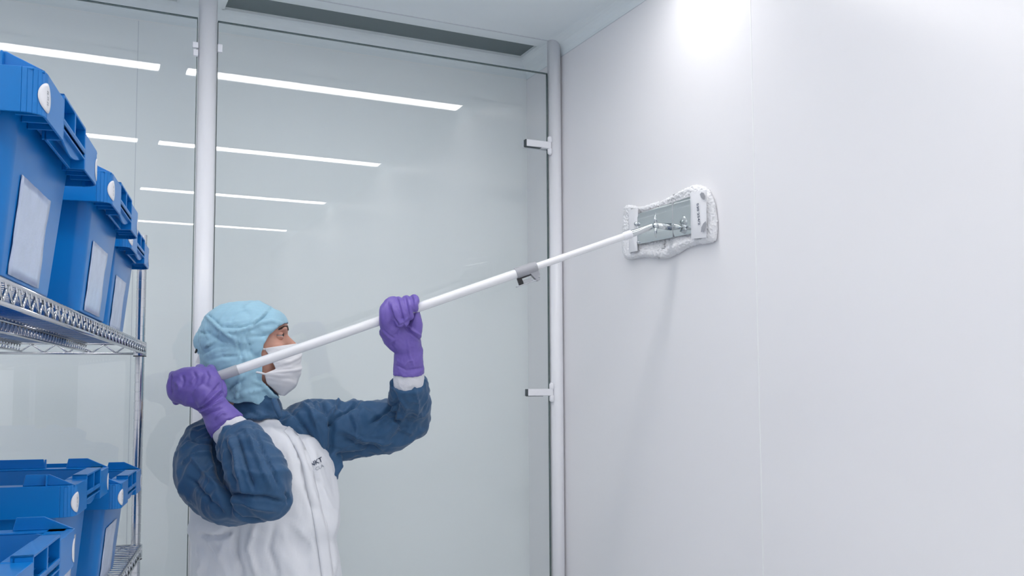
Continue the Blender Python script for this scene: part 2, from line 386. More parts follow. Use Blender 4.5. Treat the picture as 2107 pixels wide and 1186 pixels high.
CW, CDp = .395, .50
def crate_meshes(HB):
    """nesting crate, local: x 0..CW along the shelf (0 near the lens), y 0..CDp inwards, z up; rim band HB high at its top"""
    RB = .051; zb = HB-RB; wl = .0035
    bm = bmesh.new()
    def rrect(x0, x1, y0, y1, r, z, n=5):
        out = []
        for cx, cy, a0 in ((x1-r, y1-r, 0), (x0+r, y1-r, 90), (x0+r, y0+r, 180), (x1-r, y0+r, 270)):
            for i in range(n+1):
                a = radians(a0+90*i/n); out.append(bm.verts.new((cx+r*cos(a), cy+r*sin(a), z)))
        return out
    def skin_(a, b):
        for i in range(len(a)): bm.faces.new((a[i-1], a[i], b[i], b[i-1]))
    fl, tp = .030, .052          # flange overhang at top, at the foot
    A = rrect(tp, CW-tp, tp, CDp-tp, .02, 0); B = rrect(fl, CW-fl, fl, CDp-fl, .022, HB-.002)
    Bi = rrect(fl+wl, CW-fl-wl, fl+wl, CDp-fl-wl, .019, HB-.002); Ai = rrect(tp+wl, CW-tp-wl, tp+wl, CDp-tp-wl, .017, .004)
    skin_(A, B); skin_(B, Bi); skin_(Bi, Ai); bm.faces.new(A[::-1]); bm.faces.new(Ai)
    tub = bm
    # rim: ring shell with flat flange, ribs below
    bm = bmesh.new()
    def block(x0, x1, y0, y1, z0, z1): box(bm, x0, x1, y0, y1, z0, z1)
    c0, c1 = .118, .277          # the grip zone on the short ends
    globals()['_bm'] = bm
    def band(pts, z0, z1, t=.003):           # vertical wall following xy points
        for a, b in zip(pts[:-1], pts[1:]):
            d = Vector((b[0]-a[0], b[1]-a[1], 0)); nn = Vector((-d.y, d.x, 0)).normalized()*t
            q = [Vector((*a, 0)), Vector((*b, 0)), Vector((*b, 0))+nn, Vector((*a, 0))+nn]
            lo = [bm.verts.new((v.x, v.y, z0)) for v in q]; hi = [bm.verts.new((v.x, v.y, z1)) for v in q]
            bm.faces.new(lo[::-1]); bm.faces.new(hi)
            for i in range(4): bm.faces.new((lo[i-1], lo[i], hi[i], hi[i-1]))
    r = .022
    def arc(cx, cy, a0, a1, n=6): return [(cx+r*cos(radians(a0+(a1-a0)*i/n)), cy+r*sin(radians(a0+(a1-a0)*i/n))) for i in range(n+1)]
    for fy, s in ((0, 1), (CDp, -1)):
        yy = lambda q: q if s == 1 else CDp-q
        # corners + side + end blocks (outline runs so the shell thickness points inwards)
    loop1 = [(c0, 0)] + arc(r, r, 270, 180) + arc(r, CDp-r, 180, 90) + [(c0, CDp)]
    loop2 = [(c1, CDp)] + arc(CW-r, CDp-r, 90, 0) + arc(CW-r, r, 0, -90) + [(c1, 0)]
    band(loop1, zb, HB, -.003); band(loop2, zb, HB, -.003)
    for y0, s in ((0, 1), (CDp, -1)):
        def yb(a, b): return (min(y0+s*a, y0+s*b), max(y0+s*a, y0+s*b))
        o1 = yb(0, .024); o2 = yb(0, .004); o3 = yb(.018, .022); o4 = yb(.005, .008)
        block(c0, c1, *o1, HB+.004, HB+.0075)                    # raised grip top
        block(c0, c1, *o2, HB-.030, HB-.026)                     # lip under the pockets
        block(c0, c1, *o2, HB-.0262, HB-.022)
        block(c0, c0+.004, *o1, zb, HB+.0075); block(c1-.004, c1, *o1, zb, HB+.0075)
        block((c0+c1)/2-.003, (c0+c1)/2+.003, *o1, HB-.03, HB+.006)
        block(c0, c1, *o3, zb, HB+.006)                          # back of the pockets
        block(c0, c1, *o1, HB-.030, HB-.027)
        n = 12                                                   # scalloped grip skirt
        pts = [(c0+.004, HB-.036)] + [(c0+.006+(c1-c0-.012)*i/n, zb+.012-.012*sin(pi*i/n)) for i in range(n+1)] + [(c1-.004, HB-.036)]
        prism(bm, pts, lambda p, q: (p[0], (o4[0], o4[1])[q], p[1]))
        block(c0, c1, *o1, HB-.0375, HB-.035)
        for xs_ in (.03, .06, .09, CW-.03, CW-.06, CW-.09): block(xs_-.0012, xs_+.0012, *yb(.003, fl+.004), zb+.004, HB-.004)
        for zz in (zb+.014, zb+.030): block(.012, CW-.012, *yb(.008 + (HB-zz)*.2, fl+.002), zz, zz+.002)
    for x0, s in ((0, 1), (CW, -1)):
        def xb(a, b): return (min(x0+s*a, x0+s*b), max(x0+s*a, x0+s*b))
        for y_ in [i*.05+.05 for i in range(9)]: block(*xb(.003, fl+.004), y_-.0012, y_+.0012, zb+.004, HB-.004)
        # raised lips on the long sides with a notch at both ends
        for ya, yb2, sl in ((.028, .079, -1), (.116, CDp-.116, 0), (CDp-.079, CDp-.028, 1)):
            hgt = .018; o = []
            if sl == -1: o = [(ya-.026, HB), (ya+.012, HB+hgt), (yb2-.004, HB+hgt), (yb2, HB)]
            elif sl == 1: o = [(ya, HB), (ya+.004, HB+hgt), (yb2-.012, HB+hgt), (yb2+.026, HB)]
            else: o = [(ya, HB), (ya+.004, HB+hgt), (yb2-.004, HB+hgt), (yb2, HB)]
            xx = xb(.010, .014)
            prism(bm, o, lambda p, q: (xx[q], p[0], p[1]))
            block(*xb(.003, .012), ya+.014 if sl == -1 else ya, ya+.0165 if sl == -1 else ya+.0025, HB-.001, HB+hgt-.001)
    # flange plate
    block(.001, fl+.004, .01, CDp-.01, HB-.003, HB); block(CW-fl-.004, CW-.001, .01, CDp-.01, HB-.003, HB)
    block(.01, c0+.001, .001, fl+.004, HB-.003, HB); block(c1-.001, CW-.01, .001, fl+.004, HB-.003, HB)
    block(.01, c0+.001, CDp-fl-.004, CDp-.001, HB-.003, HB); block(c1-.001, CW-.01, CDp-fl-.004, CDp-.001, HB-.003, HB)
    block(c0, c1, .018, fl+.004, HB-.003, HB+.001); block(c0, c1, CDp-fl-.004, CDp-.018, HB-.003, HB+.001)
    return tub, bm
FOOTY = .046
def make_crate(label, HB):
    t = thing('storage_crate', label, 'crate', group='blue storage crates on the wire shelving')
    a, b = crate_meshes(HB)
    tub = obj('tub', a, MT['blue'], t, smooth=True)
    rim = obj('rim', b, MT['blue'], t, smooth=True)
    tub.data.set_sharp_from_angle(angle=radians(35)); rim.data.set_sharp_from_angle(angle=radians(35))
    for o in (tub, rim):
        md = o.modifiers.new('bevel', 'BEVEL'); md.width = .0013; md.segments = 2; md.limit_method = 'ANGLE'; md.angle_limit = radians(50); md.harden_normals = True
    # label in a clear film on the sloping front
    sl = (.052-.030)/HB
    def fr(x, z, o): return (x, .052-sl*z-o, z)
    bm = bmesh.new(); nx, nz = 12, 10; x0, x1, z0, z1 = .092, .252, .004, .122 if HB < .25 else .15
    g = [[bm.verts.new(fr(x0+(x1-x0)*i/nx, z0+(z1-z0)*j/nz, .0015+.0012*noise.noise(Vector((i*.7, j*.5, HB*9))))) for i in range(nx+1)] for j in range(nz+1)]
    for j in range(nz):
        for i in range(nx): bm.faces.new((g[j][i], g[j][i+1], g[j+1][i+1], g[j+1][i]))
    o = obj('label', bm, MT['label'], tub, smooth=True)
    md = o.modifiers.new('thick', 'SOLIDIFY'); md.thickness = .0008
    zc = HB-.0285
    for x, ang in ((.020, -4), (CW-.020, 4)):
        bm = bmesh.new(); a_ = radians(ang)
        n = Vector((sin(a_), -cos(a_), 0)); c = Vector((x-(.006 if ang < 0 else -.006), .0010, zc)); 
        c = Vector((.022, .022, zc))+Vector((sin(a_), -cos(a_), 0))*.0225 if ang < 0 else Vector((CW-.022, .022, zc))+Vector((sin(a_), -cos(a_), 0))*.0225
        # disc bent round the rounded corner
        def bend(u, v, off):
            th = a_+u/.0225 if True else 0
            th = max(-pi/2, min(pi/2, th)); cc = (.022 if ang < 0 else CW-.022)
            if (ang < 0 and th > 0) or (ang > 0 and th < 0): return (cc+u+a_*.0225, -off, zc+v)
            return (cc+sin(th)*(.022+off), .022-cos(th)*(.022+off), zc+v)
        R_ = .0165; rings = []
        cen = bm.verts.new(bend(0, 0, .0008))
        for k in range(1, 5):
            rings.append([bm.verts.new(bend(R_*k/4*cos(2*pi*i/28), R_*k/4*sin(2*pi*i/28), .0008)) for i in range(28)])
        for i in range(28):
            bm.faces.new((cen, rings[0][i-1], rings[0][i]))
            for k in range(3): bm.faces.new((rings[k][i-1], rings[k+1][i-1], rings[k+1][i], rings[k][i]))
        st = obj('sticker', bm, MT['sticker'], t, smooth=True); m_ = st.modifiers.new('thick', 'SOLIDIFY'); m_.thickness = .0006
        bm = bmesh.new()             # three small grey characters, unreadable
        for q, (u0, v0) in enumerate(((-.001, .0062), (.0005, .0), (-.0005, -.0062))):
            for (ua, ub, va, vb) in ((-.0024, .0024, -.0018, -.001), (-.0024, .0024, .0008, .0016), (.001, .0022, -.0018, .0016)):
                f = [bm.verts.new(bend(u0+uu, v0+vv, .0013)) for uu, vv in ((ua, va), (ub, va), (ub, vb), (ua, vb))]
                bm.faces.new(f)
        obj('printed_number', bm, MT['inkgrey'], st)
    return t
def copy_tree(o):
    c = o.copy(); COL.objects.link(c)
    for ch in list(o.children):
        d = ch.copy(); COL.objects.link(d); d.parent = c
        for g in list(ch.children):
            h = g.copy(); COL.objects.link(h); h.parent = d
    return c
crate_rot = math.atan2(-eV.y, -eV.x)      # local x runs away from the lens, local y inwards
def place(t, s_near, w_front, z, label):
    p = sh(s_near, w_front, z); t.location = p; t.rotation_euler = (0, 0, crate_rot); t['label'] = label
HS = .223
c1 = make_crate('blue crate', HS)
place(c1, 1.645, -.050, ZU+.0008, 'nearest blue crate on the upper shelf, its corner cut off by the picture edge')
c2 = copy_tree(c1); place(c2, 1.14, -.053, ZU+.0008, 'middle blue crate on the upper shelf, with a whole white label on its front')
c3 = copy_tree(c1); place(c3, .64, -.026, ZU+.0008, 'farthest blue crate on the upper shelf, overlapping the chrome post')
c4 = copy_tree(c1); place(c4, 1.70, -.042, ZL+.0008, 'nearest blue crate on the lower shelf, cut off by the bottom of the picture')
c6 = copy_tree(c1); place(c6, .67, -.022, ZL+.0008, 'farthest blue crate on the lower shelf, behind the tall crate and beside the post')
c5 = make_crate('tall blue crate', .262)
place(c5, 1.095, -.004, ZL+.0008, 'taller blue crate in the middle of the lower shelf, rising above its neighbours')

# ------------------------------------------------------------------ person
HAND_A = Vector((-1.222, -.42, 1.546)); TIP = Vector((-.075, -.722, 1.972))      # pole axis: butt side, mop joint
PA = (TIP-HAND_A).normalized()
foot = P(548, 1186, 2.56); foot.z = 0
person = thing('person', 'person in light blue hood, white mask, purple gloves and blue-white coverall pushing a mop', 'person', foot)
bpy.context.view_layer.update()
def part(name, me, m, parent=None, smooth=True, **k):
    o = obj(name, me, m, None, smooth=smooth, **k)
    root = parent or person
    bpy.context.view_layer.update(); o.parent = root; o.matrix_parent_inverse = root.matrix_world.inverted()
    return o

# head frame: x towards the face, y away from the lens, z up
HC = P(505, 715, 2.60); vd = (HC-CAM); vd.z = 0; vd.normalize()
hx = Vector((vd.y, -vd.x, 0)); tl = radians(3); hx = hx*cos(tl)+Vector((0, 0, 1))*sin(tl); hy = vd.copy(); hz = hx.cross(hy)
if hz.z < 0: hz = -hz
HM = Matrix((hx, hy, hz)).transposed()
def Hd(x, y, z): return HC + hx*x + hy*y + hz*z
def hell(bm, c, r): ell(bm, Hd(*c), r, HM, 24)

# --- body: head with face, neck, trunk, arms and legs in one surface
bm = bmesh.new()
hell(bm, (-.010, 0, .030), (.098, .073, .088)); hell(bm, (.045, 0, -.010), (.070, .060, .085)); hell(bm, (.050, 0, .048), (.069, .058, .045))
hell(bm, (.045, 0, -.075), (.052, .048, .042)); hell(bm, (.078, 0, -.108), (.034, .030, .026))
for s in (-1, 1):
    hell(bm, (.078, s*.037, -.006), (.028, .024, .022)); hell(bm, (.1015, s*.024, .045), (.015, .023, .009)); hell(bm, (-.004, s*.066, .0), (.018, .010, .028))
hell(bm, (.103, 0, .040), (.014, .014, .012))
tube(bm, [Hd(.106, 0, .030), Hd(.119, 0, .014), Hd(.134, 0, -.006), Hd(.128, 0, -.015)], [(.0075, .0075), (.009, .009), (.012, .012), (.0145, .010)], seg=12, round_ends=True)
hell(bm, (.112, 0, -.044), (.010, .024, .006)); hell(bm, (.110, 0, -.058), (.010, .021, .006))
tube(bm, [Hd(.0, 0, -.06), P(500, 870, 2.62)], [(.056, .054), (.058, .056)], seg=20, round_ends=True)
tube(bm, [P(508, 905, 2.6), P(520, 960, 2.58), P(530, 1060, 2.57), P(540, 1180, 2.56), P(545, 1250, 2.56)], [(.12, .065), (.13, .075), (.115, .075), (.105, .075), (.11, .075)], seg=24, round_ends=True, ref=hx)
rsh, rel, rwr = P(425, 925, 2.46), P(545, 1030, 2.27), P(470, 892, 2.37)
lsh, lel, lwr = P(622, 872, 2.66), P(832, 890, 2.72), P(840, 785, 2.585)
tube(bm, [rsh, rel], [.030, .024], round_ends=True); tube(bm, [rel, rwr, P(432, 830, 2.39)], [.024, .022, .020], round_ends=True)
tube(bm, [lsh, lel], [.030, .024], round_ends=True); tube(bm, [lel, lwr, P(841, 730, 2.575)], [.024, .022, .020], round_ends=True)
hipc = P(545, 1250, 2.56)
side = (lsh-rsh); side.z = 0; side.normalize(); front = Vector((side.y, -side.x, 0))
for s in (-1, 1):
    h = hipc+side*s*.09; h.z = .92; k = h+front*.02; k.z = .5; a_ = h-front*.01; a_.z = .09; t_ = a_+front*.15; t_.z = .045
    tube(bm, [h, k, a_], [.066, .050, .036], round_ends=True); tube(bm, [a_-front*.02-Vector((0, 0, .04)), t_], [.036, .030], round_ends=True)
me = remesh(bm, .0055, 4)
# eye sockets pressed in, eyelid crease
for v in me.vertices:
    q = HM.transposed() @ (v.co-HC)
    for s in (-1, 1):
        d = math.sqrt(((q.x-.105)/.022)**2+((q.y-s*.033)/.019)**2+((q.z-.027)/.0125)**2)
        if d < 1.6: v.co -= hx*(.0075*math.exp(-d*d*1.4))
body = part('body', me, MT['skin'])
for s in (-1, 1):
    bm = bmesh.new(); hell(bm, (.0905, s*.032, .0265), (.0128, .0128, .0128)); e = part('eye', bm, MT['eyewhite'])
    bm = bmesh.new(); c = Vector((.0905+.0105, s*.032-.002, .0285)); hell(bm, tuple(c), (.0034, .0058, .0058)); part('iris', bm, MT['iris'], e)
    for nm in ('upper', 'lower'):
        bm = bmesh.new(); bmesh.ops.create_uvsphere(bm, u_segments=28, v_segments=24, radius=.0139)
        def lid(v):
            th = math.atan2(v.z, math.hypot(v.x, 0)+1e-9); edge = cos(min(pi/2, abs(math.atan2(v.y, v.x))*1.55))
            return (v.z > .0036*edge+.0006) if nm == 'upper' else (v.z < -.0038*edge-.0004)
        bmesh.ops.delete(bm, geom=[v for v in bm.verts if not lid(v.co) or v.co.x < -.0125], context='VERTS')
        for v in bm.verts: v.co = Hd(.0905, s*.032, .0265)+HM @ v.co
        o = part('eyelid', bm, MT['skin'], e); md = o.modifiers.new('t', 'SOLIDIFY'); md.thickness = .0012
        if nm == 'upper':
            bm = bmesh.new(); pts = []
            for i in range(11):
                az = radians(-56+112*i/10); zz = .0036*cos(min(pi/2, abs(az)*1.55))+.0006; r_ = math.sqrt(.0146**2-zz*zz)
                pts.append(Hd(.0905+r_*cos(az), s*.032+r_*sin(az), .0265+zz))
            tube(bm, pts, .0009, 6); part('eyelashes', bm, MT['hair'], e)
    bm = bmesh.new(); tube(bm, [Hd(.1165, s*.010, .0445), Hd(.1145, s*.024, .050), Hd(.104, s*.040, .0495), Hd(.090, s*.051, .043)], [(.0022, .004), (.0026, .0045), (.0022, .004), (.001, .002)], 8, round_ends=True, ref=hx)
    part('eyebrow', bm, MT['hair'])

# --- coverall trunk and legs (white)
def stack(bm, st, seg=44):    # st: (centre, half width along a, half depth, angle)
    prev = None
    st = [(Vector(c), a, b, an) for c, a, b, an in st]
    for i, (c, a, b, an) in enumerate(st):
        ax = hx.copy(); ax.z = 0; ax.normalize(); ay = Vector((-ax.y, ax.x, 0))
        ax2 = ax*cos(an)+ay*sin(an); ay2 = ay*cos(an)-ax*sin(an)
        ring = []
        for k in range(seg):
            t = 2*pi*k/seg; cx_, sy_ = cos(t), sin(t); p_ = .86
            ring.append(bm.verts.new(c+ax2*a*math.copysign(abs(cx_)**p_, cx_)+ay2*b*math.copysign(abs(sy_)**p_, sy_)))
        if prev:
            for k in range(seg): bm.faces.new((prev[k-1], prev[k], ring[k], ring[k-1]))
        else: bm.faces.new(ring[::-1])
        prev = ring
    bm.faces.new(prev)
AN = radians(-14)
bm = bmesh.new()
def ts(px, py, z, hw, dp): return (P(px, py, z), hw*z/F, dp, AN)
T0 = [ts(522, 850, 2.615, 34, .045), ts(526, 866, 2.61, 48, .060), ts(530, 882, 2.60, 88, .095), ts(538, 910, 2.59, 118, .118), ts(545, 950, 2.58, 136, .132),
      ts(548, 1000, 2.575, 141, .138), ts(548, 1050, 2.57, 146, .138), ts(546, 1085, 2.565, 151, .138), ts(548, 1108, 2.565, 143, .135), ts(550, 1140, 2.56, 145, .137), ts(551, 1186, 2.56, 148, .14)]
stack(bm, [(c, a, b, an) for c, a, b, an in T0] + [(Vector((hipc.x, hipc.y, .90)), .21, .145, AN), (Vector((hipc.x, hipc.y, .78)), .20, .14, AN)])
for s in (-1, 1):
    h = hipc+side*s*.095; h.z = .84; k = h+front*.02+side*s*.01; k.z = .5; a_ = h-front*.01+side*s*.012; a_.z = .13
    tube(bm, [h, k, a_], [.112, .092, .075], seg=24, round_ends=True)
me = remesh(bm, .0075, 5)
VF = []
VF += [([(575, 862), (600, 905), (618, 950), (628, 1005), (640, 1040), (648, 1055)], 3.2, -.007), ([(598, 868), (622, 900), (640, 950), (655, 1000), (668, 1060)], 3.5, -.006),
       ([(616, 885), (636, 930), (652, 975), (664, 1020), (676, 1090), (682, 1186)], 4.5, -.008), ([(550, 880), (585, 905), (600, 950), (606, 1000)], 6, .004),
       ([(454, 1100), (478, 1088), (495, 1080)], 4, -.006), ([(488, 1090), (484, 1130), (500, 1186)], 5, -.012), ([(524, 1086), (512, 1128), (528, 1186)], 6, .010),
       ([(566, 1080), (554, 1128), (574, 1186)], 5, -.008), ([(410, 1102), (450, 1104), (480, 1096)], 4, -.010), ([(430, 1110), (455, 1150), (470, 1186)], 5, .006),
       ([(600, 1075), (640, 1120), (646, 1186)], 6, .005), ([(668, 1060), (676, 1120), (684, 1180)], 5, .006), ([(560, 895), (600, 950), (575, 980)], 3, .002),
       ([(655, 985), (675, 1010), (690, 1050)], 3, -.003), ([(410, 1128), (420, 1160), (406, 1186)], 5, .006)]
wrinkle(me, amp=.0035, scale=16, axis=Vector((0, 0, 1)), stretch=.6, ridge=.0075, rscale=7.5, folds=[(l_, w_, h_*1.5) for l_, w_, h_ in VF], seed=3)
TB = bvh_of(me); coverall = part('coverall', me, MT['whitefab'])

def ribbon(name, bvh, pts, wd, m, parent, thick=.002, off=.0035, n=8):
    """flat strip of cloth laid on a surface; pts (px,py) centre line, wd widths in px"""
    sp = spline([Vector((x, y, 0)) for x, y in pts], n); L = len(sp); rows_ = []
    for i, c in enumerate(sp):
        t = (sp[min(i+1, L-1)]-sp[max(i-1, 0)]).normalized(); nn = Vector((-t.y, t.x, 0)); f = i/(L-1)*(len(wd)-1); k = min(int(f), len(wd)-2); w_ = wd[k]+(wd[k+1]-wd[k])*(f-k)
        row = []
        for j in range(5):
            q = c+nn*w_*(j/4-.5); h, nr = onto(bvh, q.x, q.y, off)
            row.append(h)
        if all(r is not None for r in row): rows_.append(row)
    b = bmesh.new(); vs = [[b.verts.new(p) for p in r] for r in rows_]
    for i in range(len(vs)-1):
        for j in range(4): b.faces.new((vs[i][j], vs[i][j+1], vs[i+1][j+1], vs[i+1][j]))
    o = part(name, b, m, parent); md = o.modifiers.new('t', 'SOLIDIFY'); md.thickness = thick; md.offset = 0; return o
ribbon('zip_flap', TB, [(589, 882), (606, 902), (628, 945), (640, 1000), (652, 1050), (662, 1100), (674, 1186), (678, 1230)], [14, 18, 20, 21, 20, 24, 24, 24], MT['whitefab'], coverall)
# printed letters on the chest
def lettering(name, bvh, txt, org, ux, uy, m, parent, size=1.0, bold=0):
    cu = bpy.data.curves.new('t', 'FONT'); cu.body = txt; cu.size = size; cu.offset = bold; cu.resolution_u = 3
    o = bpy.data.objects.new('t', cu); COL.objects.link(o); dg = bpy.context.evaluated_depsgraph_get(); me = bpy.data.meshes.new_from_object(o.evaluated_get(dg)); bpy.data.objects.remove(o)
    b = bmesh.new(); b.from_mesh(me); bmesh.ops.triangulate(b, faces=b.faces); bmesh.ops.subdivide_edges(b, edges=[e for e in b.edges if e.calc_length() > .2], cuts=2)
    for v in b.verts:
        h, n_ = onto(bvh, org[0]+ux[0]*v.co.x+uy[0]*v.co.y, org[1]+ux[1]*v.co.x+uy[1]*v.co.y, .0022)
        v.co = h if h is not None else P(org[0], org[1], 2.5)
    return part(name, b, m, parent, smooth=False)
lettering('chest_lettering', TB, 'NKT', (639.5, 962), (12.2, -6.4), (-4.2, -12.5), MT['ink'], coverall, bold=.02)
lettering('chest_lettering', TB, 'CLA', (650, 969.5), (9.0, -4.6), (-3.0, -9), MT['inkgrey'], coverall)

# --- collar
bm = bmesh.new()
tube(bm, [P(520, 800, 2.61), P(522, 822, 2.61), P(526, 846, 2.61), P(527, 868, 2.605)], [(.062, .060), (.066, .064), (.072, .069), (.083, .078)], seg=32, caps=True, ref=hx)
me = remesh(bm, .006, 2)
wrinkle(me, amp=.002, scale=30, ridge=.004, rscale=16, seed=11, folds=[([(498, 835), (520, 850), (538, 860)], 3, -.004), ([(520, 833), (530, 850), (540, 862)], 3, .003), ([(545, 835), (552, 850)], 3, -.003)])
part('collar', me, MT['navy'], coverall)
bm = bmesh.new(); tube(bm, [P(564, 822, 2.555), P(570, 840, 2.545), P(576, 858, 2.53)], [(.007, .003), (.009, .003), (.006, .003)], seg=10, round_ends=True, ref=hx)
part('zip_guard', bm, MT['navy'], coverall)

# --- sleeves
def chain(bm, pts, rr, n=6, seg=24, ends=True):
    sp = spline([Vector((*p, r[0], r[1])) if False else Vector(p) for p, r in zip(pts, rr)], n)
    ra = spline([Vector((r[0], r[1], 0)) if isinstance(r, tuple) else Vector((r, r, 0)) for r in rr], n)
    tube(bm, sp, [(max(a.x, .004), max(a.y, .004)) for a in ra], seg=seg, round_ends=ends, ref=vd)
k_ = 1/F
# near arm: shoulder - elbow, elbow - cuff
bm = bmesh.new()
chain(bm, [P(462, 880, 2.54), P(432, 915, 2.47), P(424, 965, 2.42), P(450, 1010, 2.36), P(505, 1025, 2.31), P(545, 1024, 2.29)],
      [(.05, .045), (.078, .066), (.080, .074), (.080, .074), (.076, .062), (.068, .050)])
chain(bm, [P(552, 1020, 2.280), P(534, 985, 2.275), P(508, 935, 2.305), P(488, 906, 2.352), P(480, 895, 2.362)],
      [(.058, .056), (.062, .068), (.056, .062), (.052, .055), (.046, .050)], ends='start')
me = remesh(bm, .0045, 5)
RF = [([(440, 905), (447, 943), (452, 975), (464, 1012), (473, 1060)], 7, -.017), ([(476, 900), (490, 960), (503, 1012)], 4, .006), ([(488, 897), (506, 955), (525, 1010)], 2.6, -.006),
      ([(507, 890), (532, 950), (556, 1008)], 3, .006), ([(519, 882), (548, 945), (572, 1000)], 2.8, -.006), ([(468, 912), (474, 960), (488, 1005)], 3, -.006),
      ([(463, 1016), (505, 1018), (550, 1024), (585, 1034)], 3, -.008), ([(465, 1030), (520, 1036), (570, 1052)], 5, .006), ([(380, 956), (398, 942), (436, 936)], 3, .006),
      ([(386, 903), (410, 912), (440, 912)], 3.5, -.006), ([(398, 946), (420, 975), (448, 1000)], 3.5, .006), ([(390, 985), (425, 1020), (460, 1058)], 4, -.006),
      ([(400, 880), (392, 905), (372, 935)], 4, .005), ([(372, 960), (378, 1010), (400, 1050)], 4, .004), ([(470, 1040), (500, 1064), (545, 1068)], 3, -.005), ([(586, 1015), (594, 1024), (592, 1036)], 2, -.006)]
wrinkle(me, amp=.0035, scale=20, ridge=.0085, rscale=10, folds=[(l_, w_, h_*1.9) for l_, w_, h_ in RF], seed=5)
part('sleeve', me, MT['navy'], coverall)
bm = bmesh.new()
chain(bm, [P(560, 872, 2.60), P(592, 876, 2.62), P(640, 884, 2.65), P(700, 886, 2.68), P(760, 880, 2.70), P(815, 872, 2.715), P(834, 862, 2.71)],
      [(.034, .030), (.062, .052), (.086, .080), (.080, .082), (.078, .076), (.074, .072), (.062, .058)])
chain(bm, [P(640, 900, 2.64), P(672, 940, 2.62), P(688, 985, 2.60)], [(.05, .05), (.035, .04), (.010, .014)])
chain(bm, [P(836, 872, 2.72), P(842, 840, 2.69), P(842, 810, 2.63), P(842, 787, 2.605)],
      [(.050, .060), (.050, .056), (.048, .050), (.044, .046)], ends='start')
me = remesh(bm, .0048, 5)
LF = [([(655, 822), (672, 850), (683, 880), (680, 935)], 4.5, -.012), ([(700, 822), (686, 845), (672, 868)], 3, .008), ([(742, 828), (708, 850), (688, 864), (675, 880)], 3, -.009),
      ([(699, 884), (750, 905), (800, 912)], 3.5, .008), ([(700, 897), (745, 918), (790, 926)], 3, -.006), ([(762, 870), (796, 846), (816, 828)], 3.5, -.009), ([(775, 880), (806, 862), (838, 850)], 3, .006),
      ([(788, 852), (816, 880), (848, 896)], 3.5, .006), ([(800, 790), (822, 800), (850, 796)], 3, -.006), ([(610, 828), (640, 850), (660, 900), (668, 950)], 4, .007), ([(590, 835), (618, 868), (644, 912)], 4, -.007),
      ([(720, 850), (735, 880), (730, 915)], 4, .006), ([(640, 822), (650, 840), (668, 852)], 3, -.006), ([(850, 795), (858, 830), (852, 870)], 3, .005), ([(810, 800), (818, 830), (812, 860)], 3.5, -.006),
      ([(690, 935), (730, 932), (775, 920)], 3, -.006), ([(578, 830), (600, 828), (640, 826)], 4, .006), ([(820, 815), (836, 840), (826, 870)], 3, .005)]
wrinkle(me, amp=.0035, scale=20, ridge=.0090, rscale=10, folds=[(l_, w_, h_*1.9) for l_, w_, h_ in LF], seed=9)
part('sleeve', me, MT['navy'], coverall)
for s in (-1, 1):             # overshoes
    h = hipc+side*s*.107-front*.012; a_ = Vector((h.x, h.y, .10)); t_ = a_+front*.17; t_.z = .040
    bm = bmesh.new(); tube(bm, [a_+Vector((0, 0, .06)), a_], [.070, .058], seg=20, round_ends=True); tube(bm, [a_-front*.03+Vector((0, 0, -.055)), t_], [(.05, .043), (.046, .038)], seg=20, round_ends=True)
    me = remesh(bm, .008, 3)
    for v in me.vertices: v.co.z = max(v.co.z, .001)
    part('overshoe', me, MT['whitefab'], coverall)

# --- white knit cuffs
for pts, rr in (([P(482, 897, 2.36), P(474, 885, 2.368), P(463, 868, 2.375)], [(.040, .044), (.0440, .0470), (.034, .037)]),
                ([P(841, 796, 2.61), P(841, 782, 2.60), P(841, 762, 2.59)], [(.039, .041), (.0415, .0430), (.0385, .039)])):
    bm = bmesh.new(); tube(bm, pts, rr, seg=32, caps=True, ref=vd); me = remesh(bm, .004, 2); wrinkle(me, amp=.001, scale=60, ridge=.0015, rscale=25, seed=2); part('cuff', me, MT['knit'], coverall)

# --- gloves
def fing(bm, pts, r):
    sp = spline([Vector(p) for p in pts], 4); n = len(sp)-1
    tube(bm, sp, [r[0]+(r[1]-r[0])*i/n for i in range(n+1)], seg=14, round_ends=True)
pz_ = lambda u: (lambda t: (HAND_A+PA*t))(0)
def pole_at(px):              # point of the pole axis at image column px
    lo, hi = -.3, 1.3
    for _ in range(40):
        m_ = (lo+hi)/2
        if PR(HAND_A+PA*m_)[0] < px: lo = m_
        else: hi = m_
    return HAND_A+PA*m_
bm = bmesh.new()
zr = PR(pole_at(420))[2]      # depth of the pole inside the near fist
tube(bm, [P(468, 879, 2.372), P(458, 866, 2.375), P(444, 844, 2.385), P(430, 822, 2.39), P(414, 806, 2.395)],
     [(.0475, .047), (.046, .044), (.041, .036), (.041, .034), (.043, .030)], seg=28, ref=vd)
chain(bm, [P(432, 822, 2.395), P(406, 800, 2.393), P(386, 796, 2.397), P(366, 796, 2.405)], [(.030, .042), (.031, .052), (.031, .050), (.028, .043)])
chain(bm, [P(432, 812, 2.40), P(432, 790, 2.40), P(426, 775, 2.41)], [(.036, .03), (.034, .030), (.026, .024)])
for i, (u, v, r) in enumerate(((437, 767, .0125), (414, 766, .0130), (388, 773, .0125), (360, 778, .0125))):
    c = pole_at(u+6); uu, vv, zz = PR(c)
    fing(bm, [P(u+2, v+10, 2.40), P(u, v-2, 2.412), P(u-3, v-7+i, 2.45), P(u-4, vv-12, zz+.036), P(u+1, vv+14, zz+.034), P(u+3, vv+22, zz+.012)], (r, r*.85))
fing(bm, [P(446, 826, 2.41), P(456, 806, 2.43), P(452, 790, zz+.02), P(440, 776, zz+.034)], (.016, .012))   # thumb round the far side
me = remesh(bm, .0028, 4)
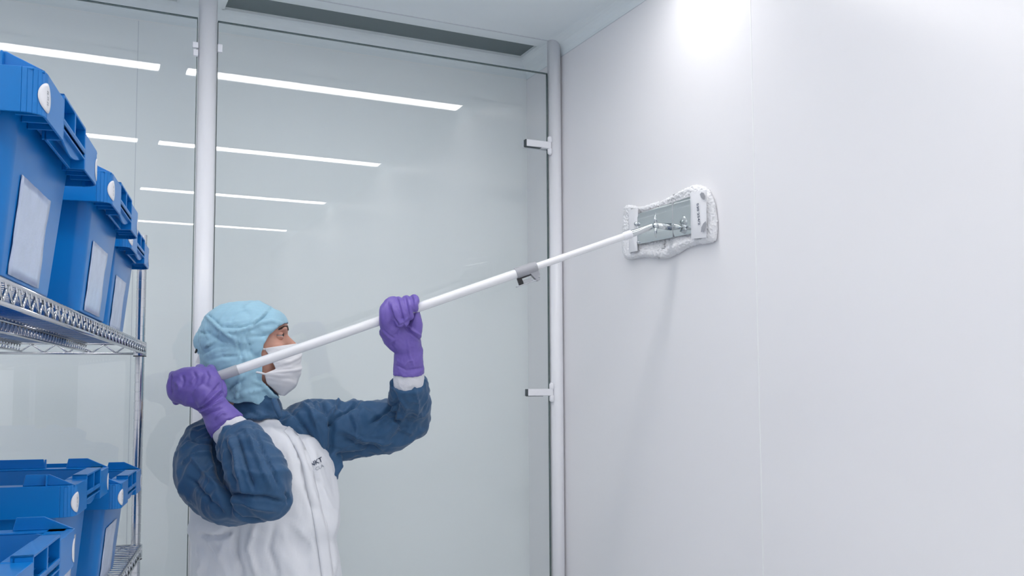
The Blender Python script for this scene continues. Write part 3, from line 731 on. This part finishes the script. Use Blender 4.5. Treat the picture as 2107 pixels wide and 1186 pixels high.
GF = [([(440, 905), (455, 890), (478, 876)], 2, .0), ([(405, 845), (430, 832), (462, 806)], 2.2, -.005), ([(404, 852), (430, 842), (462, 822)], 2.4, .005), ([(408, 862), (434, 848), (455, 838)], 2, -.005),
      ([(418, 838), (440, 815), (456, 800)], 2, .004), ([(412, 836), (436, 808), (452, 790)], 1.8, -.004), ([(444, 862), (458, 850), (466, 852)], 2, .004), ([(440, 885), (458, 872), (474, 862)], 1.8, -.003),
      ([(353, 770), (349, 790), (353, 812)], 2.5, -.005), ([(398, 765), (404, 778), (400, 790)], 3, -.003), ([(374, 772), (378, 785), (374, 797)], 3, -.003), ([(424, 764), (430, 775), (426, 786)], 2.5, -.003),
      ([(410, 770), (398, 782), (392, 790)], 4, .003), ([(364, 786), (370, 796), (368, 806)], 4, .003)]
wrinkle(me, amp=.0012, scale=45, ridge=.0015, rscale=16, folds=[(l_, w_, h_*1.6) for l_, w_, h_ in GF], seed=21)
part('glove', me, MT['glove'])
# far hand, palm towards the lens, fingers over the top of the pole
bm = bmesh.new()
zl = PR(pole_at(822))[2]
tube(bm, [P(841, 770, 2.592), P(841, 750, 2.588), P(841, 722, 2.582), P(838, 704, 2.575), P(832, 686, 2.566), P(826, 668, 2.562)],
     [(.041, .0425), (.039, .041), (.033, .038), (.032, .039), (.030, .048), (.026, .046)], seg=28, ref=vd)
chain(bm, [P(800, 684, 2.55), P(815, 700, 2.562), P(838, 716, 2.575)], [(.024, .026), (.03, .03), (.03, .03)])
chain(bm, [P(850, 690, 2.565), P(855, 668, 2.558), P(854, 652, 2.556)], [(.024, .022), (.023, .018), (.018, .014)])
fing(bm, [P(808, 694, 2.545), P(798, 674, 2.528), P(794, 652, zl-.030), P(797, 632, zl-.026), P(808, 622, zl-.006)], (.020, .0155))      # thumb
fs = [((802, 812, 822), 667, 612), ((817, 826, 832), 663, 609), ((833, 840, 842), 652, 607), ((849, 852, 853), 636, 612)]
ell(bm, P(806, 672, 2.532), (.020, .020, .024)); ell(bm, P(812, 664, 2.53), (.018, .018, .020))
for i, ((ua, ub, uc), vt, vtop) in enumerate(fs):
    c = pole_at(ub); u, v, z = PR(c); r = (.0145, .0140, .0132, .0120)[i]
    fing(bm, [P(ub+6, v+18, z+.038), P(ub-2, v-6, z+.038), P(ua+2, v-24+i*1, z+.012), P(ua+5, v-22+i, z-.014), P(ub-1, v-8, z-.030), P(uc, vt-2, z-.026)], (r, r*.88))
me = remesh(bm, .0023, 3)
GF2 = [([(801, 621), (805, 640), (810, 656), (820, 670)], 2.2, -.007), ([(817, 613), (825, 636), (831, 662)], 2.0, -.006), ([(834, 610), (840, 632), (843, 652)], 2.0, -.006), ([(848, 611), (851, 622), (853, 634)], 2.0, -.005), ([(820, 672), (836, 664), (846, 654)], 2.2, -.004), ([(830, 665), (850, 680), (866, 692)], 2.2, .004), ([(832, 672), (848, 688), (864, 700)], 2, -.004),
       ([(784, 676), (800, 690), (812, 697)], 2, -.003), ([(812, 705), (806, 712), (812, 722)], 2, -.003), ([(815, 752), (835, 762), (868, 758)], 2, -.003), ([(838, 700), (842, 730), (852, 758)], 2, .003), ([(833, 755), (840, 745), (850, 742)], 1.6, .003)]
wrinkle(me, amp=.0011, scale=45, ridge=.0022, rscale=20, folds=[(l_, w_, h_*1.3) for l_, w_, h_ in GF2], seed=31)
part('glove', me, MT['glove'])

# --- hood
bm = bmesh.new()
hell(bm, (-.012, 0, .034), (.108, .088, .092)); hell(bm, (.045, 0, .044), (.080, .074, .066)); hell(bm, (-.080, 0, .018), (.048, .066, .052)); hell(bm, (-.094, 0, .022), (.038, .045, .030))
hell(bm, (.012, 0, .074), (.085, .072, .052)); hell(bm, (-.028, 0, -.03), (.090, .082, .085)); hell(bm, (.032, 0, -.062), (.058, .066, .080)); hell(bm, (.03, 0, .01), (.07, .08, .07))
hell(bm, (.058, 0, -.125), (.030, .045, .028))
tube(bm, [Hd(-.02, 0, -.05), Hd(-.008, 0, -.10), P(506, 822, 2.61)], [(.080, .078), (.070, .072), (.080, .080)], seg=28, ref=hx)
tube(bm, [P(502, 796, 2.61), P(512, 826, 2.60)], [(.066, .075), (.080, .084)], seg=28, ref=hx)
me = remesh(bm, .0045, 6)
HF = [([(424, 651), (440, 664), (453, 678), (481, 699)], 2.2, .007), ([(430, 650), (446, 664), (458, 675)], 2, -.004), ([(563, 624), (550, 642), (537, 653), (521, 664), (504, 690)], 2.2, .007), ([(560, 632), (545, 650), (530, 664), (512, 676)], 2, -.005),
      ([(458, 682), (486, 683), (516, 674), (540, 662)], 2.6, .006), ([(462, 675), (490, 676), (520, 668)], 1.8, -.005), ([(462, 668), (492, 664), (512, 660)], 1.6, .003), ([(478, 656), (492, 646), (508, 642)], 1.4, -.003),
      ([(456, 682), (447, 700), (424, 714)], 2, .006), ([(452, 692), (440, 706), (424, 718)], 2, -.005), ([(410, 684), (424, 688), (436, 684)], 2.4, -.005), ([(424, 676), (426, 690), (432, 698)], 2, .004),
      ([(486, 700), (494, 728), (500, 752)], 2, -.004), ([(480, 690), (488, 716), (497, 745)], 2.2, .004), ([(505, 694), (514, 712), (518, 736)], 1.6, -.003), ([(424, 734), (450, 722), (480, 716)], 2.2, .004),
      ([(430, 742), (460, 734), (490, 734)], 2.4, -.004), ([(515, 694), (540, 692), (570, 680)], 2.6, -.004), ([(530, 668), (556, 662), (582, 668)], 2.2, .004), ([(496, 760), (490, 795), (486, 822)], 3, .006), ([(468, 805), (484, 792), (500, 782)], 3, -.007),
      ([(520, 785), (538, 792), (560, 812)], 2, .004), ([(500, 690), (498, 714), (506, 745)], 2, .003), ([(436, 690), (455, 704), (478, 706)], 3, -.003)]
wrinkle(me, amp=.0016, scale=28, ridge=.0040, rscale=14, folds=[(l_, w_, h_*1.4) for l_, w_, h_ in HF], seed=41)
# cut the face opening and the lower hem
b = bmesh.new(); b.from_mesh(me)
OPN = [(-.150, .100), (-.138, .081), (-.12, .061), (-.095, .043), (-.07, .042), (-.043, .043), (-.018, .044), (.001, .049), (.024, .063), (.045, .086), (.058, .108), (.064, .125)]
def face_cut(v):
    q = HM.transposed() @ (v.co-HC)
    if q.z < OPN[0][0] or q.z > OPN[-1][0]: return False
    for (z0, x0), (z1, x1) in zip(OPN[:-1], OPN[1:]):
        if z0 <= q.z <= z1: return q.x > x0+(x1-x0)*(q.z-z0)/(z1-z0)
def hem_cut(v):
    x, y, z = PR(v.co); q = HM.transposed() @ (v.co-HC); return y > 829+(x-485)*.09+3*sin(x*.12)
bmesh.ops.delete(b, geom=[v for v in b.verts if face_cut(v) or hem_cut(v)], context='VERTS')
for _ in range(6):            # smooth the cut edge
    bd = [v for v in b.verts if v.is_boundary]
    new = {v: sum((e.other_vert(v).co for e in v.link_edges if e.is_boundary), Vector())/max(1, sum(1 for e in v.link_edges if e.is_boundary)) for v in bd}
    for v, c in new.items(): v.co = v.co*.5+c*.5
me2 = bpy.data.meshes.new('hood'); b.to_mesh(me2); b.free()
hood = part('hood', me2, MT['hood']); md = hood.modifiers.new('t', 'SOLIDIFY'); md.thickness = .0022; md.offset = 1
bm = bmesh.new(); tube(bm, [P(403, 725, 2.56), P(407, 719, 2.555), P(412, 713, 2.55)], [(.005, .003), (.008, .005), (.003, .003)], 10, round_ends=True); part('strap_clip', bm, MT['black'], hood)
bm = bmesh.new(); tube(bm, [P(412, 716, 2.555), P(416, 730, 2.55), P(421, 742, 2.545)], .002, 8); part('strap', bm, MT['black'], hood)
bm = bmesh.new(); prism(bm, [(402, 747), (410, 727), (420, 742), (426, 752)], lambda p, s: P(p[0], p[1], 2.55+.002*s)); part('tie_end', bm, MT['mask'], hood, smooth=False)

# --- mask
bm = bmesh.new(); nu, nv = 48, 48
CP = [(0, .139, .004), (.2, .150, -.020), (.45, .150, -.055), (.7, .146, -.088), (.87, .128, -.120), (1, .098, -.141)]
SP_ = [(0, .048, -.008, .066), (.3, .064, -.034, .063), (.58, .077, -.066, .057), (.68, .045, -.077, .060), (.85, .052, -.104, .050), (1, .088, -.139, .020)]
def tab(T, v):
    for a_, b_ in zip(T[:-1], T[1:]):
        if v <= b_[0]+1e-9:
            t = (v-a_[0])/(b_[0]-a_[0]); return [p+(q-p)*t for p, q in zip(a_[1:], b_[1:])]
    return list(T[-1][1:])
def mask_pt(u, v):            # u -1..1 ear to ear, v 0 top .. 1 chin
    xc, zc = tab(CP, v); xs_, zs_, ys_ = tab(SP_, v); a = abs(u); c = cos(a*pi/2); s_ = sin(a*pi/2)
    x = xs_+(xc-xs_)*c**.9; y = math.copysign(ys_*s_**.85*(1+.10*sin(pi*a)), u); z = zc+(zs_-zc)*a**1.6
    # folds fan out from the tie point at the side
    pl = 0
    for f0, f1, h_ in ((.22, .50, .0035), (.40, .60, -.003), (.52, .66, .0035), (.72, .70, -.003), (.84, .76, .0025)):
        line = f0+(f1-f0)*a; pl += h_*math.exp(-((v-line)/.035)**2)*(.35+.65*sin(pi*min(1, a*1.1)))
    pl += .0015*noise.noise(Vector((u*6, v*8, 3)))
    return Hd(x+pl*c*1.1+pl*.3, y+math.copysign(pl*s_*1.2, u), z)
g = [[bm.verts.new(mask_pt(-1+2*i/nu, j/nv)) for i in range(nu+1)] for j in range(nv+1)]
for j in range(nv):
    for i in range(nu): bm.faces.new((g[j][i], g[j][i+1], g[j+1][i+1], g[j+1][i]))
mk = part('face_mask', bm, MT['mask']); md = mk.modifiers.new('t', 'SOLIDIFY'); md.thickness = .0016; md.offset = 0; md = mk.modifiers.new('s', 'SUBSURF'); md.levels = 1; md.render_levels = 1
for s in (-1, 1):
    for z0, z1 in ((-.010, .0), (-.078, -.07)):
        bm = bmesh.new(); tube(bm, [Hd(.050, s*.067, z0-.001), Hd(.035, s*.068, (z0+z1)/2), Hd(.02, s*.066, z1)], [(.0022, .003)]*3, 8, ref=vd); part('mask_tie', bm, MT['mask'], mk)

# ------------------------------------------------------------------ flat mop with telescopic handle
mop = thing('flat_mop', 'white telescopic-handled flat mop held by the person and pressed against the right wall', 'mop', TIP)
bpy.context.view_layer.update()
def mp(name, b, m, parent=None, smooth=True, **k): return part(name, b, m, parent or mop, smooth, **k)
def ax(t): return HAND_A+PA*t
def t_at(px): return (pole_at(px)-HAND_A).dot(PA)
def flatcaps(o):
    o.data.set_sharp_from_angle(angle=radians(40)); return o
tc, te, tg = t_at(1062), t_at(1298), t_at(490)
bm = bmesh.new(); tube(bm, [ax(tg-.012), ax(tc+.01)], .0128, 32); flatcaps(mp('outer_tube', bm, MT['alu']))
bm = bmesh.new(); tube(bm, [ax(tc), ax(te-.022)], .0100, 32); flatcaps(mp('inner_tube', bm, MT['alu']))
bm = bmesh.new(); tube(bm, [ax(t_at(408)), ax(tg)], [.0128, .0140], 32); flatcaps(mp('grip', bm, MT['greylt']))
bm = bmesh.new(); tube(bm, [ax(te-.024), ax(te-.02), ax(te), ax(te+.002)], [.0104, .0118, .0118, .0108], 32); flatcaps(mp('end_sleeve', bm, MT['white']))
cr = PA.cross(vd).normalized(); cr = -cr if cr.z > 0 else cr       # downwards, square to the pole
sd = PA.cross(cr).normalized()
def clampbox(bm, a0, a1, c0, c1, w_):
    q = [ax(tc)+PA*a+cr*c+sd*s for a in (a0, a1) for c in (c0, c1) for s in (-w_, w_)]
    v = [bm.verts.new(p) for p in q]
    for f in ((0, 1, 3, 2), (4, 6, 7, 5), (0, 4, 5, 1), (2, 3, 7, 6), (0, 2, 6, 4), (1, 5, 7, 3)): bm.faces.new([v[i] for i in f])
CL = (t_at(1104)-tc)
bm = bmesh.new(); tube(bm, [ax(tc-.001), ax(tc+.002), ax(tc+CL-.003), ax(tc+CL)], [.0150, .0158, .0158, .0145], 32); cl = flatcaps(mp('clamp', bm, MT['grey']))
bm = bmesh.new(); pts = [(CL*.55, .008), (CL*.99, .004), (CL*1.02, .022), (CL*.93, .038), (CL*.80, .040), (CL*.68, .026)]
prism(bm, pts, lambda p, s: ax(tc)+PA*p[0]+cr*p[1]+sd*(.009, -.009)[s]); mp('clamp_cheek', bm, MT['grey'], cl, smooth=False, bevel=.002)
bm = bmesh.new(); clampbox(bm, -.012, CL*.86, .034, .0375, .008); clampbox(bm, .010, CL*.62, .024, .034, .006); mp('lever', bm, MT['greylt'], cl, smooth=False, bevel=.001)
bm = bmesh.new(); clampbox(bm, -.003, .010, .014, .034, .0055); clampbox(bm, .010, CL*.72, .0150, .0185, .006); mp('latch', bm, MT['black'], cl, smooth=False, bevel=.001)
bm = bmesh.new(); tube(bm, [ax(tc)+PA*CL*.92+cr*.030-sd*.0105, ax(tc)+PA*CL*.92+cr*.030+sd*.0105], .0022, 12); mp('rivet', bm, MT['steel'], cl)
bm = bmesh.new(); tube(bm, [ax(tc)+PA*CL*.93-cr*.001-sd*.0162, ax(tc)+PA*CL*.93-cr*.001-sd*.014], .0018, 12); mp('rivet', bm, MT['steel'], cl)
# metal socket and swivel joint
jt = TIP-PA*.012
bm = bmesh.new(); tube(bm, [ax(te-.004), jt-PA*.050], [.0108, .0098], 24); tube(bm, [jt-PA*.052, jt-PA*.012], [(.0098, .0098), (.006, .0100)], 20); flatcaps(mp('socket', bm, MT['steel']))
bm = bmesh.new(); ell(bm, jt, (.0095, .0095, .0095)); jj = mp('swivel_joint', bm, MT['steel'])
bm = bmesh.new()
for s in (-1, 1):
    tube(bm, [jt+Vector((0, 0, s*.006)), jt+Vector((0, .0, s*.018)), jt+Vector((0, -.001, s*.036))], [(.007, .007), (.0115, .004), (.0015, .0015)], 12)
mp('wing_screw', bm, MT['steel'], jj)
bm = bmesh.new(); tube(bm, [jt, Vector((-.034, jt.y-.002, jt.z-.001))], [.007, .011], 20); mp('swivel_foot', bm, MT['steel'], jj)
# steel plate in two halves; wall frame: y along the wall, z up. corners from the photograph on the plane x = -.034
def wall_pt(px, py, x):
    d = fw + rt*((px-1053.5)/F) - up*((py-CY)/F); t = (x-CAM.x)/d.x; return CAM+d*t
xa = -.034
pl = [wall_pt(*q, xa) for q in ((1314, 440), (1425, 403), (1427, 480), (1314, 503))]
def lerp(a, b, t): return a+(b-a)*t
def plate(t0, t1, bow):
    b = bmesh.new(); n, m_ = 10, 8; g = []
    for j in range(m_+1):
        r = []
        for i in range(n+1):
            u = t0+(t1-t0)*i/n; v = j/m_; p = lerp(lerp(pl[0], pl[1], u), lerp(pl[3], pl[2], u), v)
            e = max(0, abs(v-.5)*2-.72)/.28
            r.append(b.verts.new(p+Vector((-.0026*(1-e**2)-bow*.0008, 0, 0))))
        g.append(r)
    for j in range(m_):
        for i in range(n): b.faces.new((g[j][i], g[j][i+1], g[j+1][i+1], g[j+1][i]))
    o = mp('plate', b, MT['steel']); md = o.modifiers.new('t', 'SOLIDIFY'); md.thickness = .0012; md = o.modifiers.new('e', 'EDGE_SPLIT'); md.split_angle = radians(40); return o
plate(0, .660, 0); p2 = plate(.6605, 1, 0)
bm = bmesh.new()
hp0, hp1 = lerp(pl[0], pl[1], .66), lerp(pl[3], pl[2], .66); tube(bm, [hp0-Vector((.0022, 0, 0)), hp1-Vector((.0022, 0, 0))], .0013, 8); mp('hinge_rod', bm, MT['grey']); bm = bmesh.new()
e0, e1 = pl[0]+Vector((-.001, .001, -.01)), pl[3]+Vector((-.001, .001, .006)); tube(bm, [e0, e1], .0022, 10)
mp('hinge_rod', bm, MT['chrome'])
kn = wall_pt(1309, 461, -.040); bm = bmesh.new(); ell(bm, kn, (.007, .007, .007)); mp('knob', bm, MT['chrome']); bm = bmesh.new(); ell(bm, wall_pt(1313, 499, -.037), (.004, .005, .004)); mp('knob', bm, MT['chrome'])
# microfibre pad on the wall
out = [(1288, 428), (1296, 424), (1318, 427), (1345, 421), (1380, 407), (1410, 391), (1430, 383), (1447, 384), (1458, 396), (1466, 420), (1471, 450), (1470, 484), (1464, 496),
       (1440, 501), (1412, 508), (1388, 523), (1362, 531), (1330, 528), (1302, 533), (1288, 528), (1284, 500), (1286, 465)]
oc = [wall_pt(*q, -.012) for q in out]; sp = spline([Vector((v.y, v.z, 0)) for v in oc+[oc[0]]], 6)[:-1]
cy0 = sum(v.x for v in sp)/len(sp); cz0 = sum(v.y for v in sp)/len(sp)
bm = bmesh.new(); N = len(sp); lay = []
prof = [(1.0, -.002), (1.015, -.008), (1.01, -.015), (.985, -.021), (.95, -.0255), (.90, -.0275), (.84, -.027), (.78, -.025), (.70, -.0235), (.5, -.0225), (.25, -.0225), (.04, -.0225)]
for f, x in prof: lay.append([bm.verts.new((x, cy0+(v.x-cy0)*f, cz0+(v.y-cz0)*f)) for v in sp])
for a, b_ in zip(lay[:-1], lay[1:]):
    for i in range(N): bm.faces.new((a[i-1], a[i], b_[i], b_[i-1]))
bm.faces.new(lay[0][::-1]); bm.faces.new(lay[-1])
me = remesh(bm, .0020, 1)
for v in me.vertices:
    if v.co.x < -.004:
        q = v.co; d = .0030*noise.noise(q*170)+.0024*noise.noise(q*300+Vector((5, 5, 5)))+.005*noise.noise(q*24)
        x_, y_, z_ = PR(q)
        for a_, b_ in (((1376, 490), (1366, 508)), ((1366, 508), (1354, 530))): d -= .0045*math.exp(-(seg_d(x_, y_, a_, b_)[0]/3.5)**2)
        v.co = q+v.normal*d
    v.co.x = min(v.co.x, -.0015)
pad = mp('mop_cover', me, MT['microfibre'])
# end pockets
def pocket(corners, name='pocket'):
    b = bmesh.new(); n, m_ = 10, 12; g = []
    c = [wall_pt(*q, -.036) for q in corners]
    for j in range(m_+1):
        r = []
        for i in range(n+1):
            u, v = i/n, j/m_; p = lerp(lerp(c[0], c[1], u), lerp(c[3], c[2], u), v)
            e = max(abs(u-.5), abs(v-.5))*2
            r.append(b.verts.new(p+Vector((-.006*(1-max(0, e-.55)/.45*1.0)+.0015*noise.noise(p*35), 0, 0))))
        g.append(r)
    for j in range(m_):
        for i in range(n): b.faces.new((g[j][i], g[j][i+1], g[j+1][i+1], g[j+1][i]))
    o = mp(name, b, MT['mopfab'], pad); md = o.modifiers.new('t', 'SOLIDIFY'); md.thickness = .0025; md.offset = -1; md = o.modifiers.new('e', 'EDGE_SPLIT'); md.split_angle = radians(40); return o
pocket([(1293, 433), (1313, 428), (1311, 517), (1294, 520)])
pk = pocket([(1420, 397), (1453, 391), (1453, 489), (1422, 492)])
for pts in ([(1440, 400), (1443, 396), (1448, 397), (1451, 404), (1450, 411), (1447, 411), (1442, 406)], [(1452, 455), (1454, 462), (1453, 468), (1448, 476), (1442, 478), (1443, 468), (1447, 460)]):
    bm = bmesh.new(); prism(bm, pts, lambda p, s: wall_pt(p[0], p[1], -.0432-.0012*s)); mp('eyelet', bm, MT['grey'], pk, smooth=False)
# printed number, reads downwards
cu = bpy.data.curves.new('t', 'FONT'); cu.body = '530 254/2'; cu.size = 1; cu.offset = .018
o = bpy.data.objects.new('t', cu); COL.objects.link(o); dg = bpy.context.evaluated_depsgraph_get(); me = bpy.data.meshes.new_from_object(o.evaluated_get(dg)); bpy.data.objects.remove(o)
wmax = max(v.co.x for v in me.vertices); ta, tb = wall_pt(1433.5, 419, -.0440), wall_pt(1437, 464, -.0440)
dn = (tb-ta)/wmax; rg = Vector((0, dn.z, -dn.y)).normalized()*dn.length*.8
rg = rg if wall_pt(1450, 440, -.044).y and rg.y < 0 else -rg
for v in me.vertices: v.co = ta+dn*v.co.x+rg*v.co.y+Vector((-.0006, 0, 0))
mp('printed_number', me, MT['ink'], pk, smooth=False)
